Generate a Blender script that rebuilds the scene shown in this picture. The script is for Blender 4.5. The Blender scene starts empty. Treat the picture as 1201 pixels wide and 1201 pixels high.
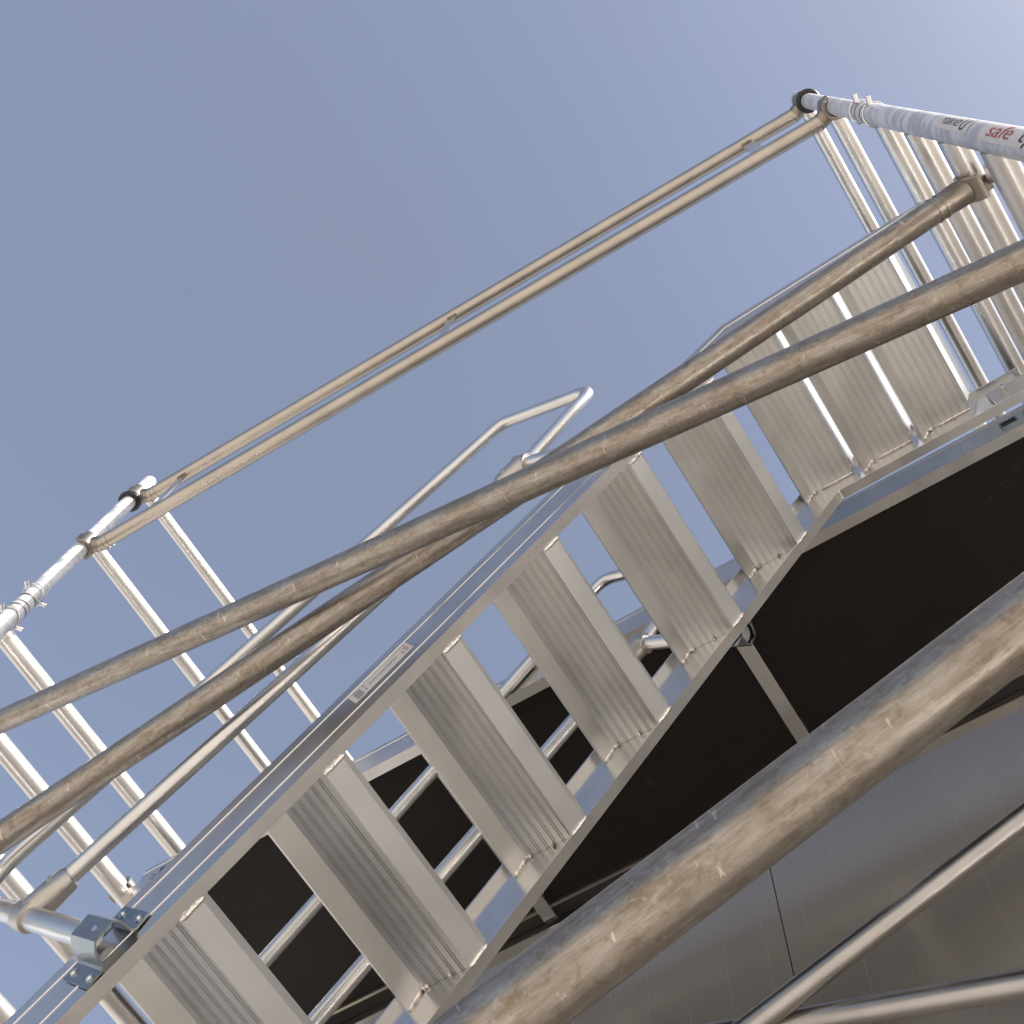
import bpy, bmesh, math, random
from mathutils import Vector, Matrix
random.seed(7)
S = bpy.context.scene
C = S.collection
H = 1.6                                    # eye height: coordinates below are relative to the eye
PI = math.pi
XL, XR, Y0, Y1 = -2.0085, 0.4915, 0.447, 1.785      # scaffold posts
V = Vector

# ------------------------------------------------------------------ materials
def nt(name):
    m = bpy.data.materials.new(name); m.use_nodes = True
    t = m.node_tree; b = t.nodes['Principled BSDF']
    return m, t, b
def N(t, typ, **kw):
    n = t.nodes.new(typ)
    for k, v in kw.items():
        if k in n.inputs: n.inputs[k].default_value = v
        else: setattr(n, k, v)
    return n
def ramp(t, src, stops):
    r = t.nodes.new('ShaderNodeValToRGB'); t.links.new(src, r.inputs['Fac'])
    e = r.color_ramp.elements
    while len(e) < len(stops): e.new(0.5)
    for i, (p, c) in enumerate(stops):
        e[i].position = p; e[i].color = (c, c, c, 1) if isinstance(c, (int, float)) else (*c, 1)
    return r.outputs['Color']
def mix(t, fac, a, b, mode='MIX'):
    m = t.nodes.new('ShaderNodeMix'); m.data_type = 'RGBA'; m.blend_type = mode
    for k, v in ((0, fac), (6, a), (7, b)):
        if isinstance(v, bpy.types.NodeSocket): t.links.new(v, m.inputs[k])
        elif isinstance(v, (int, float)): m.inputs[k].default_value = v
        else: m.inputs[k].default_value = (*v, 1)
    return m.outputs[2]
def coords(t, kind='UV', scale=(1, 1, 1)):
    c = t.nodes.new('ShaderNodeTexCoord'); mp = t.nodes.new('ShaderNodeMapping')
    mp.inputs['Scale'].default_value = scale
    t.links.new(c.outputs[kind], mp.inputs['Vector'])
    return mp.outputs['Vector']
def noise(t, vec, scale, detail=4, rough=.55, dist=0):
    n = N(t, 'ShaderNodeTexNoise', Scale=scale, Detail=detail, Roughness=rough, Distortion=dist)
    t.links.new(vec, n.inputs['Vector']); return n.outputs['Fac']
def bump(t, b, h, strength, dist=.001):
    n = N(t, 'ShaderNodeBump', Strength=strength, Distance=dist)
    t.links.new(h, n.inputs['Height']); t.links.new(n.outputs['Normal'], b.inputs['Normal'])

def metal(name, base, rough, kind='UV', streak=(4, 60, 1), var=.12, metallic=1.0, bstr=.03, spots=True, smudge=.12, det=3, rv=.16, warp=0):
    """drawn aluminium: fine lines along the section, faint smudges and specks"""
    m, t, b = nt(name)
    b.inputs['Metallic'].default_value = metallic
    v = coords(t, kind, streak); s = noise(t, v, 6, 5, .6)
    v2 = coords(t, kind, (14, 9, 9)); s2 = noise(t, v2, .8, det, .5, .2)
    dk = tuple(c * (1 - smudge) for c in base)
    col = mix(t, ramp(t, s2, [(.32, 0), (.62, 1)]), dk, base)
    col = mix(t, ramp(t, s, [(.35, 0), (.6, var)]), col, tuple(c * .72 for c in base))
    if spots:
        v3 = coords(t, kind, (42, 30, 30)); s3 = noise(t, v3, 1.7, 3, .5)
        col = mix(t, ramp(t, s3, [(.74, 0), (.79, .5)]), col, (.22, .17, .12))
    t.links.new(col, b.inputs['Base Color'])
    r = N(t, 'ShaderNodeMapRange'); t.links.new(s2, r.inputs['Value'])
    r.inputs['From Min'].default_value = .3; r.inputs['From Max'].default_value = .7
    r.inputs['To Min'].default_value = rough * (1 - rv); r.inputs['To Max'].default_value = rough * (1 + rv)
    t.links.new(r.outputs['Result'], b.inputs['Roughness'])
    if bstr: bump(t, b, s, bstr, .0006)
    if warp: bump(t, b, noise(t, coords(t, kind, (5, 9, 9)), 1.0, 2, .4, .3), warp, .012)
    return m

ALU = metal('satin_aluminium_tube', (.72, .70, .675), .36, streak=(1.2, 34, 1), var=.04, bstr=0, spots=False, smudge=.08, det=1, rv=.05)
FARB = metal('dull_far_brace_aluminium', (.50, .475, .45), .34, streak=(1.2, 60, 1), bstr=0, rv=.08)
RAIL = metal('handrail_aluminium', (.68, .67, .655), .30, streak=(1.2, 34, 1), bstr=0, smudge=.10, det=2, rv=.08)
GUARD = metal('weathered_guardrail_aluminium', (.50, .45, .39), .38, streak=(1.2, 34, 1), bstr=0, det=1, rv=.06)
BRUSH = metal('brushed_extrusion', (.67, .66, .645), .25, kind='UV', streak=(.35, 40, 40), var=.10, bstr=0, spots=False, smudge=.10, det=1, rv=.12)
TREAD = metal('tread_extrusion', (.76, .745, .72), .36, kind='Object', streak=(40, .5, 40), var=.10, bstr=0, spots=False, smudge=.12, det=1, rv=.08, metallic=.97)
LIP = metal('mill_finish_lip', (.74, .745, .75), .36, kind='Object', streak=(40, .5, 40), var=.08, bstr=0, spots=False, smudge=.10, det=1, rv=.06, metallic=.82)
CAST = metal('cast_claw_alloy', (.31, .27, .23), .42, kind='Object', streak=(30, 30, 30))
FIT = metal('cast_rail_fitting', (.50, .47, .43), .38, kind='Object', streak=(30, 30, 30))
WELD = metal('weld_metal', (.84, .80, .76), .22, kind='Object', streak=(150, 150, 150), bstr=.5, spots=False)
BOLT = metal('plated_bolt', (.72, .72, .72), .2, kind='Object', streak=(90, 90, 90), spots=False)

def dirty():
    """brace tube: dull aluminium under brown dirt, with bare scratches along and across it"""
    m, t, b = nt('dirty_brace_aluminium')
    v = coords(t, 'UV', (5, 26, 1)); n1 = noise(t, v, 3.2, 9, .7, .3)
    v2 = coords(t, 'UV', (1.2, 110, 1)); n2 = noise(t, v2, 5, 4, .6)
    v3 = coords(t, 'UV', (24, 60, 1)); n3 = noise(t, v3, 2.2, 7, .66, .35)
    v4 = coords(t, 'UV', (90, 22, 1)); n4 = noise(t, v4, 1.5, 4, .5, .9)
    base = (.42, .40, .37)
    dirt = mix(t, ramp(t, n3, [(.36, 0), (.62, 1)]), (.165, .125, .085), (.285, .228, .168))
    col = mix(t, ramp(t, n1, [(.36, .15), (.60, .80)]), base, dirt)
    col = mix(t, ramp(t, n2, [(.42, .0), (.66, .38)]), col, (.17, .138, .105))
    col = mix(t, ramp(t, n4, [(.66, 0), (.71, .8)]), col, (.62, .56, .48))
    n5 = noise(t, coords(t, 'UV', (46, 70, 1)), 3.0, 5, .62, .5); n6 = noise(t, coords(t, 'UV', (7, 9, 1)), 1.5, 3, .5)
    col = mix(t, mix(t, 1, ramp(t, n5, [(.53, 0), (.64, .55)]), ramp(t, n6, [(.42, 0), (.58, 1)]), 'MULTIPLY'), col, (.44, .40, .35))   # scuffed patches
    n7 = noise(t, coords(t, 'UV', (30, 44, 1)), 2.2, 6, .66, .4)
    col = mix(t, ramp(t, n7, [(.53, 0), (.70, .6)]), col, (.15, .105, .065))                                                  # brown stains
    t.links.new(col, b.inputs['Base Color'])
    b.inputs['Metallic'].default_value = .82
    t.links.new(ramp(t, n1, [(.38, .29), (.6, .40)]), b.inputs['Roughness'])
    bump(t, b, n2, .04, .0008)
    return m
DIRTY = dirty()

def simple(name, col, rough, metallic=0, sc=20, amt=.25, bstr=0):
    m, t, b = nt(name)
    n = noise(t, coords(t, 'Object'), sc, 6, .6)
    t.links.new(mix(t, ramp(t, n, [(.35, 0), (.65, 1)]), tuple(c * (1 - amt) for c in col), col), b.inputs['Base Color'])
    b.inputs['Roughness'].default_value = rough; b.inputs['Metallic'].default_value = metallic
    if bstr: bump(t, b, n, bstr, .002)
    return m
RUBBER = simple('black_rubber', (.012, .012, .014), .4)
WHITE = simple('white_sticker', (.56, .535, .53), .45, amt=.10, sc=60)
CAPWHITE = simple('white_plastic_plug', (.78, .75, .70), .4, amt=.05)
RED = simple('red_print', (.40, .09, .09), .5, sc=90)
PALE_RED = simple('faded_red_print', (.42, .22, .21), .5, sc=90)
INK = simple('black_print', (.035, .037, .05), .5, sc=90)
GREY_INK = simple('grey_print', (.22, .21, .22), .5, sc=90)
ORANGE = simple('orange_plastic', (.55, .13, .03), .45)
DARKHOLE = simple('unlit_hollow', (.03, .028, .026), .7)

def zinc():
    m, t, b = nt('yellow_blue_zinc_plate')
    n = noise(t, coords(t, 'Object'), 22, 3, .5, .5)
    c = mix(t, ramp(t, n, [(.35, 0), (.5, 1)]), (.23, .28, .30), (.31, .35, .35))
    c = mix(t, ramp(t, n, [(.52, 0), (.66, .7)]), c, (.33, .28, .33))
    t.links.new(c, b.inputs['Base Color']); b.inputs['Metallic'].default_value = 1
    b.inputs['Roughness'].default_value = .26
    return m
ZINC = zinc()

def post_mat():
    """post: bare tube with white weathered film worn away in patches"""
    m, t, b = nt('white_worn_post')
    n = noise(t, coords(t, 'UV', (16, 7, 1)), 1.7, 7, .6, 1.2)
    f = ramp(t, n, [(.44, 0), (.54, 1)])
    t.links.new(mix(t, f, (.52, .52, .53), (.64, .64, .66)), b.inputs['Base Color'])
    t.links.new(ramp(t, n, [(.40, .55), (.58, .30)]), b.inputs['Metallic'])
    t.links.new(ramp(t, n, [(.40, .38), (.58, .46)]), b.inputs['Roughness'])
    return m
POST = post_mat()

def ply():
    m, t, b = nt('phenolic_plywood_underside')
    o = coords(t, 'Object')
    n = noise(t, o, 9, 7, .65); n2 = noise(t, o, 38, 4, .6, 1.0)
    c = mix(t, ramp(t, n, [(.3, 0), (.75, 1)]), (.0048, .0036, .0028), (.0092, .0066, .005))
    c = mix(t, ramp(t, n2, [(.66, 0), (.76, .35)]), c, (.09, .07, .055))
    t.links.new(c, b.inputs['Base Color']); b.inputs['Roughness'].default_value = .62
    b.inputs['Specular IOR Level'].default_value = .25
    return m
PLY = ply()

def wall_mat():
    m, t, b = nt('grey_coated_steel_cladding')
    o = coords(t, 'Object', (1, 1, .35)); n = noise(t, o, 3, 6, .6)
    t.links.new(mix(t, ramp(t, n, [(.3, 0), (.7, 1)]), (.27, .252, .232), (.295, .277, .257)), b.inputs['Base Color'])
    b.inputs['Metallic'].default_value = .36
    b.inputs['Roughness'].default_value = .26
    n2 = noise(t, coords(t, 'Object', (.6, 1, .6)), 4, 2, .5)
    bump(t, b, n2, .10, .01)
    return m
CLAD = wall_mat()

def ground_mat():
    m, t, b = nt('dry_sandy_ground')
    o = coords(t, 'Object'); n = noise(t, o, .5, 8, .6); n2 = noise(t, o, 30, 6, .7)
    c = mix(t, ramp(t, n, [(.3, 0), (.7, 1)]), (.465, .42, .37), (.545, .497, .44))
    c = mix(t, ramp(t, n2, [(.3, 0), (.7, .5)]), c, (.415, .375, .33))
    t.links.new(c, b.inputs['Base Color']); b.inputs['Roughness'].default_value = .9
    bump(t, b, n2, .5, .02)
    return m
GROUND = ground_mat()

# ------------------------------------------------------------------ mesh helpers
class MB:
    """collects shapes into one mesh; coordinates are relative to the eye"""
    def __init__(s): s.v = []; s.f = []; s.uv = []
    def add(s, vs, fs, uvs=None):
        o = len(s.v); s.v += [V(p) for p in vs]
        for i, f in enumerate(fs):
            s.f.append([o + k for k in f]); s.uv.append(uvs[i] if uvs else None)
    def grid(s, rings, closed=True, caps=(True, True), us=None, per=None):
        """rings: list of point lists, skinned one after another"""
        n = len(rings[0]); o = len(s.v)
        for r in rings: s.v += [V(p) for p in r]
        if us is None:
            us = [0]
            for a, b in zip(rings, rings[1:]): us.append(us[-1] + (V(b[0]) - V(a[0])).length)
        vs = [0]
        for k in range(n):
            vs.append(vs[-1] + (V(rings[0][(k + 1) % n]) - V(rings[0][k])).length)
        for i in range(len(rings) - 1):
            for k in range(n if closed else n - 1):
                k2 = (k + 1) % n
                s.f.append([o + i*n + k, o + i*n + k2, o + (i+1)*n + k2, o + (i+1)*n + k])
                s.uv.append([(us[i], vs[k]), (us[i], vs[k+1]), (us[i+1], vs[k+1]), (us[i+1], vs[k])])
        if closed and caps[0]: s.f.append([o + k for k in range(n)][::-1]); s.uv.append(None)
        if closed and caps[1]: s.f.append([o + (len(rings)-1)*n + k for k in range(n)]); s.uv.append(None)
    def tube(s, a, b, r, r2=None, seg=28, caps=(True, True), off=None):
        a, b = V(a), V(b); d = (b - a).normalized(); x = d.orthogonal().normalized(); y = d.cross(x)
        r2 = r if r2 is None else r2
        L = (b - a).length; k = max(1, int(L / .12)) if L > .3 else 1
        u0 = random.random() * 9 if off is None else off
        rings = []
        for i in range(k + 1):
            p = a.lerp(b, i / k); rr = r + (r2 - r) * i / k
            rings.append([p + x * rr * math.cos(2*PI*j/seg) + y * rr * math.sin(2*PI*j/seg) for j in range(seg)])
        s.grid(rings, caps=caps, us=[u0 + L * i / k for i in range(k + 1)])
        return s
    def sweep(s, pts, r, seg=22, caps=(True, True)):
        pts = [V(p) for p in pts]; rings = []; d0 = (pts[1] - pts[0]).normalized(); x = d0.orthogonal().normalized()
        u = random.random() * 9; us = []
        for i, p in enumerate(pts):
            d = ((pts[min(i+1, len(pts)-1)] - p).normalized() + (p - pts[max(i-1, 0)]).normalized())
            d = d.normalized() if d.length > 1e-6 else d0
            x = (x - d * x.dot(d)).normalized(); y = d.cross(x)
            if i: u += (p - pts[i-1]).length
            us.append(u)
            rr = r[i] if isinstance(r, (list, tuple)) else r
            rings.append([p + x * rr * math.cos(2*PI*j/seg) + y * rr * math.sin(2*PI*j/seg) for j in range(seg)])
        s.grid(rings, caps=caps, us=us); return s
    def prism(s, prof, axis, a, b):
        """prof: closed outline as 3-D offsets, swept from point a to point b"""
        s.grid([[V(p) + V(a) for p in prof], [V(p) + V(b) for p in prof]]); return s
    def box(s, lo, hi):
        (x0, y0, z0), (x1, y1, z1) = lo, hi
        s.add([(x0,y0,z0),(x1,y0,z0),(x1,y1,z0),(x0,y1,z0),(x0,y0,z1),(x1,y0,z1),(x1,y1,z1),(x0,y1,z1)],
              [(3,2,1,0),(4,5,6,7),(0,1,5,4),(1,2,6,5),(2,3,7,6),(3,0,4,7)])
        return s
    def obox(s, c, ax, ay, az):
        c, ax, ay, az = V(c), V(ax), V(ay), V(az)
        s.add([c + i*ax + j*ay + k*az for k in (-1, 1) for j in (-1, 1) for i in (-1, 1)],
              [(0,2,3,1),(4,5,7,6),(0,1,5,4),(1,3,7,5),(3,2,6,7),(2,0,4,6)]); return s
    def blob(s, c, r, seg=8, ring=5, sq=(1, 1, 1)):
        c = V(c); vs = [c + V((0, 0, -r*sq[2]))]
        for i in range(1, ring):
            a = PI * i / ring
            for j in range(seg):
                b = 2 * PI * j / seg
                vs.append(c + V((r*sq[0]*math.sin(a)*math.cos(b), r*sq[1]*math.sin(a)*math.sin(b), -r*sq[2]*math.cos(a))))
        vs.append(c + V((0, 0, r*sq[2]))); n = len(vs) - 1; fs = []
        for j in range(seg):
            k = (j + 1) % seg
            fs.append((0, 1 + k, 1 + j)); fs.append((n, n - seg + j, n - seg + k))
            for i in range(ring - 2):
                fs.append((1+i*seg+j, 1+i*seg+k, 1+(i+1)*seg+k, 1+(i+1)*seg+j))
        s.add(vs, fs); return s
    def bead(s, a, b, r, n=None):
        """one lumpy run of weld metal"""
        a, b = V(a), V(b); L = (b - a).length; n = n or max(3, int(L / (r * .9)))
        pts, rad = [], []
        for i in range(n * 2 + 1):
            k = i / (n * 2); e = min(1, .45 + 4 * min(k, 1 - k))
            pts.append(a.lerp(b, k) + V((random.uniform(-1, 1), random.uniform(-1, 1), random.uniform(-1, 1))) * r * .16)
            rad.append(r * e * ((1.12 if i % 2 else .86) + random.uniform(-.1, .1)))
        s.sweep(pts, rad, 10); return s
    def arc(s, c, axis, ref, r0, r1, a0, a1, h, n=22):
        """ring sector round `axis` at c, measured from direction ref, height h along axis"""
        c, z = V(c), V(axis).normalized(); x = (V(ref) - z * V(ref).dot(z)).normalized(); y = z.cross(x)
        rings = []
        for i in range(n + 1):
            a = a0 + (a1 - a0) * i / n; d = x * math.cos(a) + y * math.sin(a)
            rings.append([c + d*r0 - z*h/2, c + d*r1 - z*h/2, c + d*r1 + z*h/2, c + d*r0 + z*h/2])
        s.grid(rings); return s
    def build(s, name, mat, parent=None, angle=38, bevel=0):
        me = bpy.data.meshes.new(name)
        base = V((0, 0, 0)); p = parent
        while p is not None: base += p.location; p = p.parent
        me.from_pydata([v + V((0, 0, H)) - base for v in s.v], [], s.f)
        uvl = me.uv_layers.new(name='UVMap')
        for poly, uv in zip(me.polygons, s.uv):
            for k, li in enumerate(poly.loop_indices):
                if uv: uvl.data[li].uv = uv[k]
                else:
                    co = me.vertices[me.loops[li].vertex_index].co; uvl.data[li].uv = (co.y + co.z * .3, co.x + co.z)
        bm = bmesh.new(); bm.from_mesh(me); bmesh.ops.recalc_face_normals(bm, faces=bm.faces); bm.to_mesh(me); bm.free()
        for f in me.polygons: f.use_smooth = True
        me.set_sharp_from_angle(angle=math.radians(angle))
        me.materials.append(mat)
        o = bpy.data.objects.new(name, me); C.objects.link(o)
        if parent is not None: o.parent = parent
        if bevel:
            md = o.modifiers.new('edge', 'BEVEL'); md.width = bevel; md.segments = 2; md.limit_method = 'ANGLE'
            md.angle_limit = math.radians(50); md.harden_normals = False
        return o

def thing(name, label, cat, loc=(0, 0, -H), group=None):
    o = bpy.data.objects.new(name, None); C.objects.link(o)
    o.location = V(loc) + V((0, 0, H)); o.empty_display_size = .2
    o['label'] = label; o['category'] = cat
    if group: o['group'] = group
    return o

def weld(parent, a, b, r, n=None, mat=None):
    MB().bead(a, b, r, n).build('weld_bead', mat or WELD, parent, angle=80)

def fillet(pts, rad, n=7):
    pts = [V(p) for p in pts]; out = [pts[0]]
    for a, b, c, r in zip(pts, pts[1:], pts[2:], rad):
        d0 = (a - b).normalized(); d1 = (c - b).normalized(); ang = d0.angle(d1)
        t = r / math.tan(ang / 2); t = min(t, (a-b).length * .48, (c-b).length * .48)
        p0, p1 = b + d0 * t, b + d1 * t; bis = (d0 + d1).normalized()
        for i in range(n + 1):
            k = i / n; out.append((1-k)**2 * p0 + 2*k*(1-k) * b + k*k * p1)
    out.append(pts[-1]); return out

# ------------------------------------------------------------------ ground (one sheet to the horizon)
g = MB(); g.add([(-600, -600, -H), (600, -600, -H), (600, 600, -H), (-600, 600, -H)], [(0, 1, 2, 3)])
go = g.build('ground', GROUND); go['kind'] = 'structure'

# ------------------------------------------------------------------ metal clad building behind the tower
YW, WTOP, JX = 1.865, 2.20, -0.607
bld = thing('clad_building', 'grey metal clad building wall with fine vertical ribs behind the scaffold', 'building', (0, YW + .5, -H))
PW = 1.2
k0 = -1
edges = [JX + PW * k for k in range(k0, 6)]
for a, b in zip(edges, edges[1:]):
    m = MB(); m0 = a + .0014; m1 = b - .0014; n = 24; w = (m1 - m0) / n; prof = []
    for i in range(n):
        x = m0 + i * w
        if i % 2 == 0: prof += [(x, 0), (x + w, 0)]
        else: prof += [(x, 0), (x + .0022, -.0006), (x + .0044, 0)]
    prof.append((m1, 0)); q = []
    for p in prof:
        if not q or abs(p[0] - q[-1][0]) > 1e-6: q.append(p)
    out = [(x, y, 0) for x, y in q] + [(m1, .06, 0), (m0, .06, 0)]
    m.prism(out, None, (0, YW, -H), (0, YW, WTOP))
    m.build('wall_panel', CLAD, bld, angle=12)
m = MB(); m.box((edges[0] + .02, YW + .062, -H), (edges[-1] - .02, YW + .9, WTOP - .05)); m.build('building_body', CLAD, bld)
m = MB(); m.box((edges[0] - .02, YW - .025, WTOP + .001), (edges[-1] + .02, YW + .2, WTOP + .05)); m.build('parapet_cap', CLAD, bld, bevel=.004)

# ------------------------------------------------------------------ scaffold end frames
RZ = [2.0772, 1.8816, 1.6972]
while RZ[-1] > -1.25: RZ.append(RZ[-1] - .187)
JZ = 2.165
def pin(mb, x, z, y=Y0, s=1):
    """spring clip round a post: wire ring with two rounded ends"""
    pts = []
    for i in range(25):
        a = 2 * PI * i / 24
        pts.append((x + .0285 * math.cos(a), y + .0285 * math.sin(a), z + .012 * math.cos(a + 1)))
    mb.sweep(pts, .0022, 8, caps=(False, False))
    for sy in (-1, 1):
        mb.tube((x, y + sy*.024, z), (x + .006, y + sy*.043, z + .006), .0052, .0062, 12)
def text_on_post(txt, size, x, z_start, ang0, name, mat, parent, squash=1.0, italic=0.0, R=.02655):
    cu = bpy.data.curves.new(name, 'FONT'); cu.body = txt; cu.size = size; cu.shear = italic
    to = bpy.data.objects.new(name, cu); C.objects.link(to)
    bpy.context.view_layer.update()
    me = bpy.data.meshes.new_from_object(to.evaluated_get(bpy.context.evaluated_depsgraph_get()))
    bpy.data.objects.remove(to)
    bm = bmesh.new(); bm.from_mesh(me)                         # cut into narrow strips so the print bends with the tube
    for i in range(-8, 30):
        bmesh.ops.bisect_plane(bm, geom=bm.verts[:] + bm.edges[:] + bm.faces[:], plane_co=(0, i * .0017, 0), plane_no=(0, 1, 0))
    bm.to_mesh(me); bm.free()
    m = MB(); vs = []
    nrm = V((-.73, -.67, 0)).normalized(); tan = V((.67, -.73, 0)).normalized()
    for v in me.vertices:
        a = ang0 + v.co.y / R; d = nrm * math.cos(a) + tan * math.sin(a)
        p = V((x, Y0, z_start - v.co.x * squash)) + d * R
        vs.append(p)
    m.add(vs, [tuple(p.vertices) for p in me.polygons])
    o = m.build(name, mat, parent); return o
def film_on_post(x, z0, z1, a0, a1, name, mat, parent, R=.0258):
    m = MB(); nrm = V((-.73, -.67, 0)).normalized(); tan = V((.67, -.73, 0)).normalized(); rings = []
    for z in (z0, z1):
        rings.append([V((x, Y0, z)) + (nrm * math.cos(a) + tan * math.sin(a)) * R for a in [a0 + (a1 - a0) * i / 14 for i in range(15)]])
    m.grid(rings, closed=False); return m.build(name, mat, parent)

def lower_frame(x, label):
    t = thing('ladder_frame', label, 'scaffold frame', (x, (Y0 + Y1) / 2, -H), 'ladder frames of the tower')
    for y in (Y0, Y1):
        m = MB(); m.tube((x, y, -H + .12), (x, y, JZ), .0254, caps=(True, False))
        m.tube((x, y, JZ - .001), (x, y, JZ - .05), .0222, caps=(True, True))
        p = m.build('post', POST, t)
        b = MB(); b.tube((x, y, -H + .01), (x, y, -H + .14), .019); b.obox((x, y, -H + .006), (.075, 0, 0), (0, .075, 0), (0, 0, .006))
        b.build('base_plate', ZINC, t)
        r = MB(); r.arc((x, y, JZ - .012), (0, 0, 1), (1, 0, 0), .0245, .0262, 0, 2*PI, .005, 30); r.build('collar', CAST, t)
        c = MB(); pin(c, x, JZ - .045, y); c.build('spring_clip', BOLT, t)
    for z in RZ:
        m = MB(); m.tube((x, Y0 + .018, z), (x, Y1 - .018, z), .0215 if x < 0 else .0242)
        rg = m.build('rung', ALU, t)
        for y, s in ((Y0, 1), (Y1, -1)):
            w = MB(); w.arc((x, y + s * .0245, z), (0, 1, 0), (1, 0, 0), .0185, .0238, 0, 2*PI, .006, 28); w.build('weld_ring', WELD, rg)
    return t
def upper_frame(x, label):
    t = thing('guard_frame', label, 'scaffold frame', (x, (Y0 + Y1) / 2, JZ), 'guard frames on top of the tower')
    for y in (Y0, Y1):
        m = MB(); m.tube((x, y, JZ + .006), (x, y, JZ + .03), .0245); m.tube((x, y, JZ + .029), (x, y, 2.905), .0232)
        m.tube((x, y, 2.904), (x, y, 2.913), .0232, .019)
        m.build('post', POST, t)
        c = MB(); pin(c, x, JZ + .062, y); c.build('spring_clip', BOLT, t)
        r = MB(); r.arc((x, y, JZ + .032), (0, 0, 1), (1, 0, 0), .0236, .0256, 0, 2*PI, .005, 30); r.build('collar', CAST, t)
    for z in (2.857, 2.5176):
        m = MB(); m.tube((x, Y0 + .016, z), (x, Y1 - .016, z), .0198 if x < 0 else .0215)
        rg = m.build('rung', ALU, t)
        for y, s in ((Y0, 1), (Y1, -1)):
            w = MB(); w.arc((x, y + s * .0225, z), (0, 1, 0), (1, 0, 0), .017, .0220, 0, 2*PI, .006, 28); w.build('weld_ring', WELD, rg)
    return t
lf = lower_frame(XL, 'lower ladder frame with bright satin rungs at the left end of the tower')
rf = lower_frame(XR, 'lower ladder frame whose post bears red and black lettering, right end')
uf = upper_frame(XL, 'short two-rung guard frame topping the left end of the tower')
ur = upper_frame(XR, 'short two-rung guard frame topping the right end of the tower')
for t, x in ((uf, XL), (ur, XR)):
    pts = [(x + .029*math.cos(a), Y0 + .029*math.sin(a), 2.765) for a in [2*PI*i/28 for i in range(29)]]
    m = MB(); m.sweep(pts, .0078, 14, caps=(False, False)); m.build('rubber_ring', RUBBER, t)
film_on_post(XR, 1.69, 1.545, -.05, 1.25, 'sticker', WHITE, rf)
film_on_post(XR, 1.495, 1.29, -.30, 1.22, 'sticker', WHITE, rf)
text_on_post('YOUR KEY', .021, XR, 1.665, .30, 'lettering', INK, rf, squash=.80, italic=.15)
text_on_post('U', .036, XR, 1.583, .10, 'lettering', INK, rf, squash=.9, italic=.3)
text_on_post('safe', .036, XR, 1.472, .06, 'lettering', RED, rf, squash=1.5, italic=.3)
text_on_post('ty', .036, XR, 1.362, .06, 'lettering', INK, rf, squash=1.5, italic=.3)
# orange lined cap beside a rung of the right frame
m = MB(); ca = V((.75, 0, -.66)); cc = V((XR + .020, .545, 1.655))
m.tube(cc, cc + ca * .012, .021, seg=24); cap = m.build('locking_cap', FIT, rf)
m = MB(); m.tube(cc + ca * .0122, cc + ca * .0145, .015, seg=24); m.build('cap_insert', ORANGE, cap)

# ------------------------------------------------------------------ claws (snap on couplers at tube ends)
def claw(end, tgt, axis, r_t, parent, r_tube, mat=CAST, h=.048):
    """saddle round the target tube (through tgt, along axis), on a collar at the tube's end"""
    end, tgt = V(end), V(tgt); d = (tgt - end); d = d - V(axis).normalized() * d.dot(V(axis).normalized())
    d.normalize()
    m = MB()
    m.arc(tgt, axis, -d, r_t + .0012, r_t + .0118, -1.4, 1.4, h, 26)
    ax = V(axis).normalized()
    for sg in (-1, 1):                                           # lips of the jaw
        side = d.cross(ax) * sg
        a = 1.38; q = tgt + (-d * math.cos(a) + side * math.sin(a)) * (r_t + .006)
        m.obox(q + d * .006, d * .009, side * .0038, ax * h * .32)
    o = m.build('claw', mat, parent, bevel=.0015)
    m = MB(); q = tgt - d * (r_t + .006); m.sweep([end - d * .01, end.lerp(q, .5), q], [r_tube * 1.03, r_tube * 1.10, r_tube * 1.12], 22)
    side = d.cross(ax)
    m.build('claw_socket', mat, o, bevel=0)
    m = MB(); m.obox(tgt - d * (r_t + .014) + side * (r_tube * .62), d * .016, side * .006, ax * .007)
    m.build('trigger', mat, o, bevel=.001)
    return o
def rail_tube(a, b, r, name, mat, parent, crimp=True):
    a, b = V(a), V(b); d = (b - a).normalized(); m = MB()
    m.tube(a, b, r)
    o = m.build(name, mat, parent)
    if crimp:
        m = MB()
        for e, s in ((a, 1), (b, -1)):
            for k in (.018, .034):
                m = MB(); m.arc(e + d * s * k, d, d.orthogonal(), r - .001, r + .0011, 0, 2*PI, .005, 28)
                m.build('crimp', mat, o)
    return o

# ------------------------------------------------------------------ guardrail (two rails joined by flat struts)
YG = Y0 + .0205
gr = thing('guardrail', 'long double guardrail joined by short flat struts along the tower top', 'guardrail', ((XL + XR) / 2, YG, 2.4852))
for z in (2.7957, 2.4852):
    rail_tube((XL + .046, YG, z), (XR - .046, YG, z), .0218, 'rail', GUARD, gr)
    for x, s in ((XL, 1), (XR, -1)):
        claw((x + s * .05, YG, z), (x, Y0, z), (0, 0, 1), .024, gr, .0205)
for x in (-1.815, -.770, .277):
    m = MB(); m.obox((x, YG, (2.7957 + 2.4852) / 2), (.0185, 0, 0), (0, .0035, 0), (0, 0, .138)); s = m.build('strut', BRUSH, gr, bevel=.001)
    for z, k in ((2.7957 - .020, 1), (2.4852 + .020, -1)):
        weld(s, (x - .019, YG - .006, z), (x + .019, YG - .006, z), .0032, None, CAST)

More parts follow.
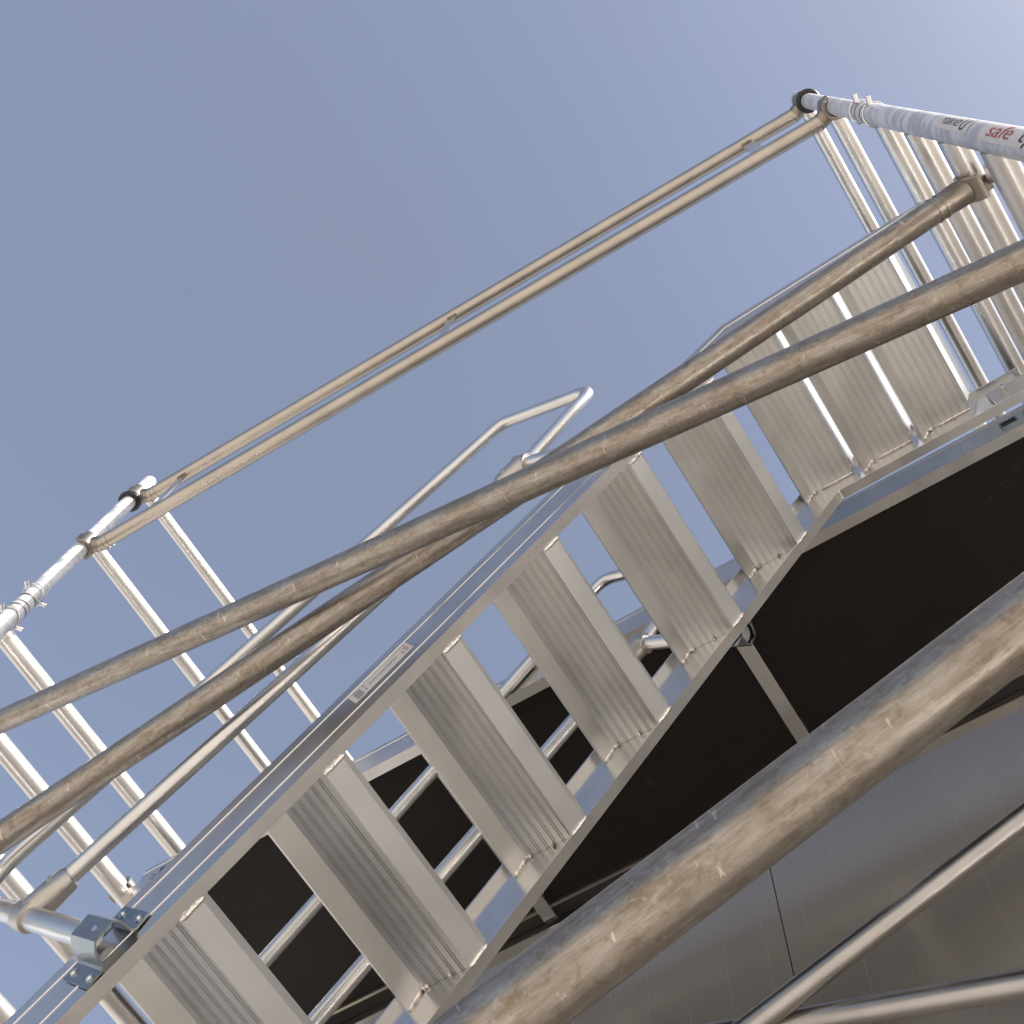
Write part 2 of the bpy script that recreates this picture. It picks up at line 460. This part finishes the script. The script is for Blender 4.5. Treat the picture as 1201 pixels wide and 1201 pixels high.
# ------------------------------------------------------------------ diagonal braces
def brace(a, b, r, label, ends, group='diagonal brace tubes'):
    a, b = V(a), V(b); d = (b - a).normalized()
    t = thing('diagonal_brace', label, 'brace tube', (a + b) / 2, group)
    rail_tube(a, b, r, 'tube', DIRTY, t)
    for e, (tg, ax) in zip((a, b), ends): claw(e, tg, ax, .0215 if abs(ax[1]) else .0254, t, r * .96)
    return t
def on(p, q, x):
    p, q = V(p), V(q); return p.lerp(q, (x - p.x) / (q.x - p.x))
RY = (0, 1, 0); RZX = (0, 0, 1)
p, q = (-1.6788, .505, 1.590), (.3126, .462, 1.058)
a, b = on(p, q, XL + .055), on(p, q, XR - .055); ea, eb = on(p, q, XL), on(p, q, XR)
brace(a, b, .0228, 'dirty brace tube crossing in front of another, sloping down to the right', ((ea, RY), (eb, RY)))
p, q = (-1.277, .56, 1.2697), (.463, .560, 1.676)
a, b = on(p, q, XL + .055), on(p, q, XR - .062); ea, eb = on(p, q, XL), on(p, q, XR)
brace(a, b, .0235, 'dirty brace tube rising to its claw at a right-hand rung, behind the crossing brace', ((ea, RY), (eb, RY)))
p, q = (-.275, .47, .4755), (-.0108, .47, .5428)
a, b = on(p, q, XL + .055), on(p, q, XR - .055); ea, eb = on(p, q, XL), on(p, q, XR)
brace(a, b, .0228, 'thickest looking, nearest brace tube, stained brown, across the lower right', ((ea, RY), (eb, RY)))
K = 1.742 / 1.80
p, q = (-.380 * K, 1.742, 1.5693 * K), (-.0221 * K, 1.742, 1.6514 * K)
a, b = on(p, q, XL + .055), on(p, q, XR - .055); ea, eb = on(p, q, XL), on(p, q, XR)
t = brace(a, b, .0210, 'shiny far brace tube climbing steeply to the right against the clad wall', ((ea, RY), (eb, RY)))
K = 1.79 / 1.848
p, q = (-.4995 * K, 1.79, 1.4774 * K), (-.1731 * K, 1.79, 1.3976 * K)
a, b = on(p, q, XL + .055), on(p, q, XR - .055); ea, eb = on(p, q, XL), on(p, q, XR)
t2 = brace(a, b, .0210, 'shiny far brace tube lying nearly level at the bottom right, before the clad wall', ((ea, RY), (eb, RY)))
for o in (t, t2):
    for c in o.children:
        if c.name.startswith('tube'):
            c.data.materials[0] = FARB
            for k in c.children: k.data.materials[0] = FARB

# ------------------------------------------------------------------ platform
PZ, PT = 1.823, 1.889
PX0, PX1, PY0, PY1 = -1.928, .458, 1.113, 1.7257
pf = thing('scaffold_platform', 'dark brown plywood platform in an aluminium frame, seen from below', 'platform', ((PX0 + PX1) / 2, (PY0 + PY1) / 2, PZ))
def frame_rail(y, s):
    """C section along x; s=+1 opens towards +y"""
    W = .0265
    prof = [(0, 0), (W, 0), (W, .003), (.0035, .003), (.0035, PT - PZ - .003), (.018, PT - PZ - .003), (.018, PT - PZ), (0, PT - PZ),
            (0, PT - PZ - .009), (-.0012, PT - PZ - .010), (-.0012, PT - PZ - .012), (0, PT - PZ - .013)]
    m = MB(); m.prism([(0, y + s * a, PZ + b) for a, b in prof], None, (PX0, 0, 0), (PX1, 0, 0))
    return m.build('frame_rail', BRUSH, pf)
r0 = frame_rail(PY0, 1); r1 = frame_rail(PY1, -1)
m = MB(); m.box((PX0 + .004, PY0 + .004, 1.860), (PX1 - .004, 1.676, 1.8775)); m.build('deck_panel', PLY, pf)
m = MB(); m.box((PX0 + .004, 1.6765, 1.868), (PX1 - .004, PY1 - .0045, 1.876)); m.build('deck_panel', DARKHOLE, pf)  # strip filling the far-edge recess, its shade put into the dark colour
m = MB(); m.box((PX0 + .004, 1.669, 1.8525), (PX1 - .004, 1.6762, 1.8592)); m.build('edge_strip', GUARD, pf)
for x in (PX0 + .018, -1.118, -.361, PX1 - .024):
    m = MB(); m.box((x - .0175, PY0 + .0275, 1.8385), (x + .0175, PY1 - .0275, 1.8596)); cmb = m.build('cross_member', BRUSH, pf, bevel=.0015)
    weld(cmb, (x - .017, PY0 + .0285, 1.8385), (x + .017, PY0 + .0285, 1.8385), .003)
for x, s in ((XL, 1), (XR, -1)):
    for y, sy, rl in ((PY0, 1, r0), (PY1, -1, r1)):
        yc = y + sy * .016
        m = MB(); m.arc((x, yc, RZ[1]), (0, 1, 0), (0, 0, 1), .0235, .0300, -2.0, 1.5 , .024, 26)
        xe = PX0 if s > 0 else PX1
        m.box((min(x + s*.026, xe + s * .11), yc - .010, PZ + .016), (max(x + s*.026, xe + s * .11), yc + .010, PZ + .040))
        m.build('hook', FIT, pf, bevel=.0012)
        h = MB(); hx = xe + s * .085
        h.obox((hx, y - sy * .0012, PZ + .026), (.0165, 0, 0), (0, .0012, 0), (0, 0, .0085)); slot = h.build('slot', DARKHOLE, rl)
        fr = MB()
        for dz in (-.0095, .0095): fr.obox((hx, y - sy * .0022, PZ + .026 + dz), (.019, 0, 0), (0, .0022, 0), (0, 0, .0017))
        for dx in (-.018, .018): fr.obox((hx + dx, y - sy * .0022, PZ + .026), (.0017, 0, 0), (0, .0022, 0), (0, 0, .0080))
        fr.build('slot_rim', ZINC, rl)
        for dx, dz in ((-.040, .034), (-.040, .018)):
            b = MB(); b.tube((hx + s * dx, y, PZ + dz), (hx + s * dx, y - sy * .0022, PZ + dz), .0042, seg=14)
            b.build('rivet', GREY_INK, rl)

# ------------------------------------------------------------------ stairway
SL = .843; TH = math.atan(SL)
KX, KZ = -.008, 1.838                            # knee of the underside line
YS0, YS1 = .645, 1.081; SH = .108; FW = .022
BX = -1.56; BZ = KZ + SL * (BX - KX)             # lower knee
st = thing('scaffold_stairway', 'aluminium stair flight with ribbed treads, handrails and a level top landing', 'stairway', (BX, (YS0 + YS1) / 2, BZ))
TILT = .018
def under(v, knees=True):
    """the stringer's side line raised by v square to itself: end, lower knee, upper knee, end"""
    tt = v * math.tan(TH / 2)
    return [(XL + .035, BZ + v), (BX - tt, BZ + v), (KX - tt, KZ + v), (XR - .028, KZ + v + TILT * (XR - KX))]
def stringer(y, s):
    prof = [(0, 0), (FW, 0), (FW, .0035), (.0038, .0035), (.0038, SH - .0035), (.016, SH - .0035), (.016, SH), (0, SH)]
    for v in (SH - .022, .030):                    # raised lines on the outer face
        prof += [(0, v + .0025), (-.0013, v + .0017), (-.0013, v - .0017), (0, v - .0025)]
    cols = [[(x, y + s * u - (.018 if s > 0 and i == 3 else 0), z + (.006 if s > 0 and i == 3 else 0)) for (u, v) in prof for (x, z) in [under(v)[i]]] for i in range(4)]
    m = MB(); m.grid(cols); return m.build('stringer', BRUSH, st, angle=25)
s0 = stringer(YS0, 1); s1 = stringer(YS1, -1)
# joint lines: weld at the knees
for y, s, q in ((YS0, 1, s0), (YS1, -1, s1)):
    weld(q, (KX, y + s * .002, KZ - .0005), (KX, y + s * FW, KZ - .0005), .0026)
ya, yb = YS0 + FW + .0005, YS1 - FW - .0005
yi0, yi1 = YS0 + .0042, YS1 - .0042
def tread(x, z, slope, W=.150):
    c, sn = .0225, .0205
    rib = []
    n = 6
    for i in range(n):                                         # ribbed underside, right to left
        x0 = -.033 - i * ((W - .058) / n)
        rib += [(x0, 0), (x0 - .0005, .0020), (x0 - .0020, .0020), (x0 - .0025, .0002), (x0 - .0039, .0002), (x0 - .0044, .0020), (x0 - .0059, .0020), (x0 - .0064, 0)]
    body = [(-.0035, .001), (-.0255, .001), (-.0275, 0)] + rib + [(.025 - W, 0), (.0045 - W, -.0255), (.0010 - W, -.0245), (-W, .004), (.001 - W, .014), (-.003 if slope else -.028, .014)]
    if not slope: body[0:3] = [(-.0300, .0015), (-.0325, 0)]
    m = MB(); m.prism([(x + a, 0, z + b) for a, b in body], None, (0, yi0, 0), (0, yi1, 0))
    t = m.build('tread', TREAD, st, angle=22)
    if not slope:                                              # landing boards: the back edge turns up instead
        lip = [(-.0285, -.0015), (.001, .052), (-.003, .054), (-.0322, .0006)]
    else: lip = [(0, .0125), (0, -.0005), (-.0010, -.0018), (-c, -sn - .0005), (-c - .0025, -sn + .001), (-c - .0028, .0006), (-.0032, .0006), (-.0032, .0125)]
    m = MB(); m.prism([(x + a, 0, z + b) for a, b in lip], None, (0, ya + .002, 0), (0, yb - .002, 0))
    m.build('lip', LIP, t, angle=22)
    for y in ((ya + .001, yb - .001) if slope else ()):
        weld(t, (x + .003, y, z + .003), (x - c - .001, y, z - sn - .001), .0042)
    weld(t, (x + .0045 - W, yi1 - .002, z - .025), (x + .024 - W, yi1 - .002, z - .001), .0046)
    weld(t, (x + .024 - W, yi1 - .002, z), (x + .036 - W, yi1 - .002, z - .0005), .0040)
    weld(t, (x - .075, yi1 - .002, z), (x - .069, yi1 - .002, z), .0042, 2)
    if not slope: weld(t, (x - .11, yi1 - .002, z), (x - .03, yi1 - .002, z), .0030)
    return t
def zb(x): return KZ + SL * (x - KX)
TX = [-.110 - .1765 * k for k in range(9)]
for x in TX: tread(x, zb(x) + .0005, True)
for x in (.0715, .2155, .3595): tread(x, 1.905 + TILT * (x - KX), False, .157)
for x in (XL + .21, XL + .36): tread(x, BZ + .082, False)
# end plates and hooks on the top rung
for y, s in ((YS0, 1), (YS1, -1)):
    yc = y + s * .010 - (.014 if s > 0 else 0)
    m = MB(); m.box((.372, yc - .0055, KZ + .010), (XR - .026, yc + .0045, KZ + .080))
    m.arc((XR, yc, RZ[1]), (0, 1, 0), (0, 0, 1), .0235, .0305, -2.0, 1.2, .012, 24)
    pl = m.build('hook_plate', FIT, st, bevel=.001)
    b = MB()
    for x, z in ((.405, KZ + .05),):
        b.tube((x, yc, z), (x, yc + s * .019, z), .0065, seg=6); b.tube((x, yc + s * .019, z), (x, yc + s * .027, z), .0035, seg=12)
    b.build('bolt', BOLT, pl)
    m = MB(); m.arc((XL, yc, BZ + .045), (0, 1, 0), (0, 0, 1), .0235, .0305, -1.2, 2.0, .012, 24)
    m.box((XL + .026, yc - .0055, BZ + .010), (XL + .12, yc + .0045, BZ + .080)); m.build('hook_plate', FIT, st, bevel=.001)
# label sticker on the near stringer's outer face
E1 = V((math.cos(TH), 0, math.sin(TH))); E2 = V((-math.sin(TH), 0, math.cos(TH)))
def web_pt(u, v, d=0):
    u += .008; v += .006                                         # u along the slope from x=-.7841, v above the underside
    p = V((-.7841 + .0, YS0 - d, zb(-.7841))); return p + E1 * u + E2 * v
def web_rect(u0, u1, v0, v1, d, name, mat, parent):
    m = MB(); q = [web_pt(u0, v0, d), web_pt(u1, v0, d), web_pt(u1, v1, d), web_pt(u0, v1, d)]
    q2 = [p + V((0, .0002, 0)) for p in q]
    m.add(q + q2, [(0, 1, 2, 3), (7, 6, 5, 4), (0, 4, 5, 1), (1, 5, 6, 2), (2, 6, 7, 3), (3, 7, 4, 0)]); return m.build(name, mat, parent)
stk = web_rect(.012, .128, .037, .073, .0008, 'label_sticker', WHITE, s0)
m = MB()
for i in range(7):
    u = .019 + i * .0019
    q = [web_pt(u, .042, .0011), web_pt(u + .0012, .042, .0011), web_pt(u + .0012, .068, .0011), web_pt(u, .068, .0011)]
    m.add(q, [(0, 1, 2, 3)])
m.build('barcode', GREY_INK, stk)
m = MB(); u = .046
for i in range(11):
    L = random.uniform(.0025, .0042)
    q = [web_pt(u, .052, .0011), web_pt(u + L, .052, .0011), web_pt(u + L, .0565, .0011), web_pt(u, .0565, .0011)]; m.add(q, [(0, 1, 2, 3)]); u += .0052
for v in (.045, .060): 
    q = [web_pt(.037, v, .0011), web_pt(.039, v, .0011), web_pt(.039, v + .008, .0011), web_pt(.037, v + .008, .0011)]; m.add(q, [(0, 1, 2, 3)])
m.build('print', GREY_INK, stk)
m = MB()
for u, v0, v1 in ((.1115, .042, .058), (.118, .044, .062), (.121, .046, .069)):
    q = [web_pt(u, v0, .0011), web_pt(u + .0018, v0, .0011), web_pt(u + .0018, v1, .0011), web_pt(u, v1, .0011)]; m.add(q, [(0, 1, 2, 3)])
m.build('red_print', PALE_RED, stk)

# ------------------------------------------------------------------ handrails, bolted to the stringers' outer faces
RH = .0142
def hat_bracket(c, y, s, ax, parent):
    """folded hat section on the web; ax = direction of the tube inside, in the xz plane"""
    ax = V(ax).normalized(); al = V((-ax.z, 0, ax.x)); 
    if al.z < 0: al = -al
    out = V((0, -s, 0)); c = V((c[0], y, c[1])); th = .0028
    mid = [(-.047, .002), (-.026, .002), (-.021, .006), (-.0175, .026), (-.0125, .0345), (.0125, .0345), (.0175, .026), (.021, .006), (.026, .002), (.047, .002)]
    inner = [(a, b) for a, b in mid]; outer = []
    for i, (a, b) in enumerate(mid):
        p0 = V(mid[max(i-1, 0)]); p1 = V(mid[min(i+1, len(mid)-1)]); d = (p1 - p0).normalized(); n = V((-d.y, d.x)); outer.append((a + n.x * th, b + n.y * th))
    prof = inner + outer[::-1]
    m = MB(); m.prism([c + al * a + out * b for a, b in prof], None, ax * -.046, ax * .028)
    o = m.build('bracket', ZINC, parent, angle=30)
    for a in (-.037, .037):
        for k in (-.032, .016):
            b = MB(); q = c + al * a + ax * k + out * .004
            b.tube(q, q + out * .0022, .0048, seg=16); b.tube(q + out * .0022, q + out * .0045, .0036, .0026, seg=14); b.build('bolt', BOLT, o)
    b = MB(); q = c + out * .0362; b.tube(q, q + out * .002, .0035, seg=12)
    b.build('bolt', BOLT, o)
    return o
def handrail(y, s, web):
    hr = None
    P = lambda x, z, dy=0: V((x, y + dy, z))
    bottom = P(-1.545, 1.236)
    path = [P(-1.122, .980), P(-1.325, 1.102), bottom, P(-.6126, 2.0564), P(-.360, 1.942), P(-.5180, 1.742)]
    m = MB(); m.sweep(fillet(path[:1] + path[2:], (.07, .05, .032)), RH)
    hr = m.build('handrail', RAIL, st, angle=60)
    lo0, lo1 = P(-1.2918, 1.1359), P(-.5600, 1.7020)
    m = MB(); m.tube(P(-1.318, 1.110), P(-.545, 1.728), RH); m.build('lower_rail', RAIL, hr)
    m = MB(); m.tube(P(-.512, 1.731), P(-.300, 1.606), RH); so = m.build('standoff', RAIL, hr)
    sdv = (P(-.512, 1.731) - P(-.300, 1.606)).normalized()
    ld = (lo1 - lo0).normalized()
    for c, e, dd in ((P(-1.320, 1.102), 1, ld), (P(-.526, 1.739), -1, ld)):
        axis = (P(-1.085, .958) - P(-1.325, 1.102)).normalized()
        m = MB(); m.arc(c, axis, (0, 1, 0), RH - .001, RH + .0062, 0, 2*PI, .034, 28)
        m.sweep([c + dd * e * .004, c + dd * e * .03, c + dd * e * .062, c + dd * e * .066], [RH + .008, RH + .0075, RH + .0045, RH + .002], 20)
        f = m.build('rail_fitting', FIT, hr, angle=40)
        b = MB(); q = c + dd * e * .045; b.tube(q + V((0, -(RH + .003) , 0)) * 1, q + V((0, -(RH + .0085), 0)), .0042, seg=6); b.build('grub_screw', BOLT, f)
    m = MB(); m.tube(P(-.512, 1.731) + sdv * .0005, P(-.512, 1.731) + sdv * .010, RH + .003, RH, seg=24); m.build('end_plug', CAPWHITE, hr)
    hat_bracket((-1.098, .968), web, s, P(-1.085, .958) - P(-1.325, 1.102), st)
    hat_bracket((-.318, 1.618), web, s, P(-.300, 1.606) - P(-.512, 1.731), st)
handrail(YS0 - .0195, 1, YS0)
handrail(YS1 + .0175, -1, YS1)

# ------------------------------------------------------------------ camera
def base_rot(az, el, roll):
    f = V((math.sin(az)*math.cos(el), math.cos(az)*math.cos(el), math.sin(el)))
    r = V((math.cos(az), -math.sin(az), 0)); d = f.cross(r)
    c, s = math.cos(roll), math.sin(roll)
    return r * c + d * s, d * c - r * s, f
r, d, f = base_rot(-.5995, 1.3625, -.0577)
cam = bpy.data.cameras.new('camera'); co = bpy.data.objects.new('camera', cam); C.objects.link(co)
co.matrix_world = Matrix(((r.x, -d.x, -f.x, 0), (r.y, -d.y, -f.y, 0), (r.z, -d.z, -f.z, H), (0, 0, 0, 1)))
cam.sensor_width = 36; cam.sensor_fit = 'HORIZONTAL'
cam.lens = 36 * 1084.5 / 1201
cam.shift_x = (600.5 - 675.42) / 1201; cam.shift_y = (294.83 - 600.5) / 1201
cam.clip_start = .02; cam.clip_end = 3000
S.camera = co

# ------------------------------------------------------------------ daylight
SUN_EL, SUN_AZ = math.radians(37), math.radians(89.5)         # azimuth from +Y towards +X
w = bpy.data.worlds.new('World'); S.world = w; w.use_nodes = True
t = w.node_tree; bg = t.nodes['Background']
sk = t.nodes.new('ShaderNodeTexSky'); sk.sky_type = 'NISHITA'; sk.sun_disc = False
sk.sun_elevation = SUN_EL; sk.sun_rotation = SUN_AZ
sk.air_density = 1.0; sk.dust_density = 2.2; sk.ozone_density = 1.0; sk.altitude = 0
hn = noise(t, coords(t, 'Generated', (1, 1, 1)), 2.2, 4, .55)
hz = mix(t, ramp(t, hn, [(.3, .53), (.7, .63)]), sk.outputs['Color'], (1.0, 1.05, 1.29))   # uneven dusty haze over the clear sky
t.links.new(hz, bg.inputs['Color']); bg.inputs['Strength'].default_value = .124
sd = V((math.sin(SUN_AZ)*math.cos(SUN_EL), math.cos(SUN_AZ)*math.cos(SUN_EL), math.sin(SUN_EL)))
sl = bpy.data.lights.new('sun', 'SUN'); sl.energy = 4.8; sl.angle = math.radians(.53); sl.color = (1, .962, .91)
so = bpy.data.objects.new('sun', sl); C.objects.link(so); so.rotation_euler = sd.to_track_quat('Z', 'Y').to_euler()
so.location = (6, 0, 12)
S.view_settings.view_transform = 'Standard'; S.view_settings.look = 'None'
S.view_settings.exposure = 1.22; S.view_settings.gamma = 1
S.render.engine = 'CYCLES'
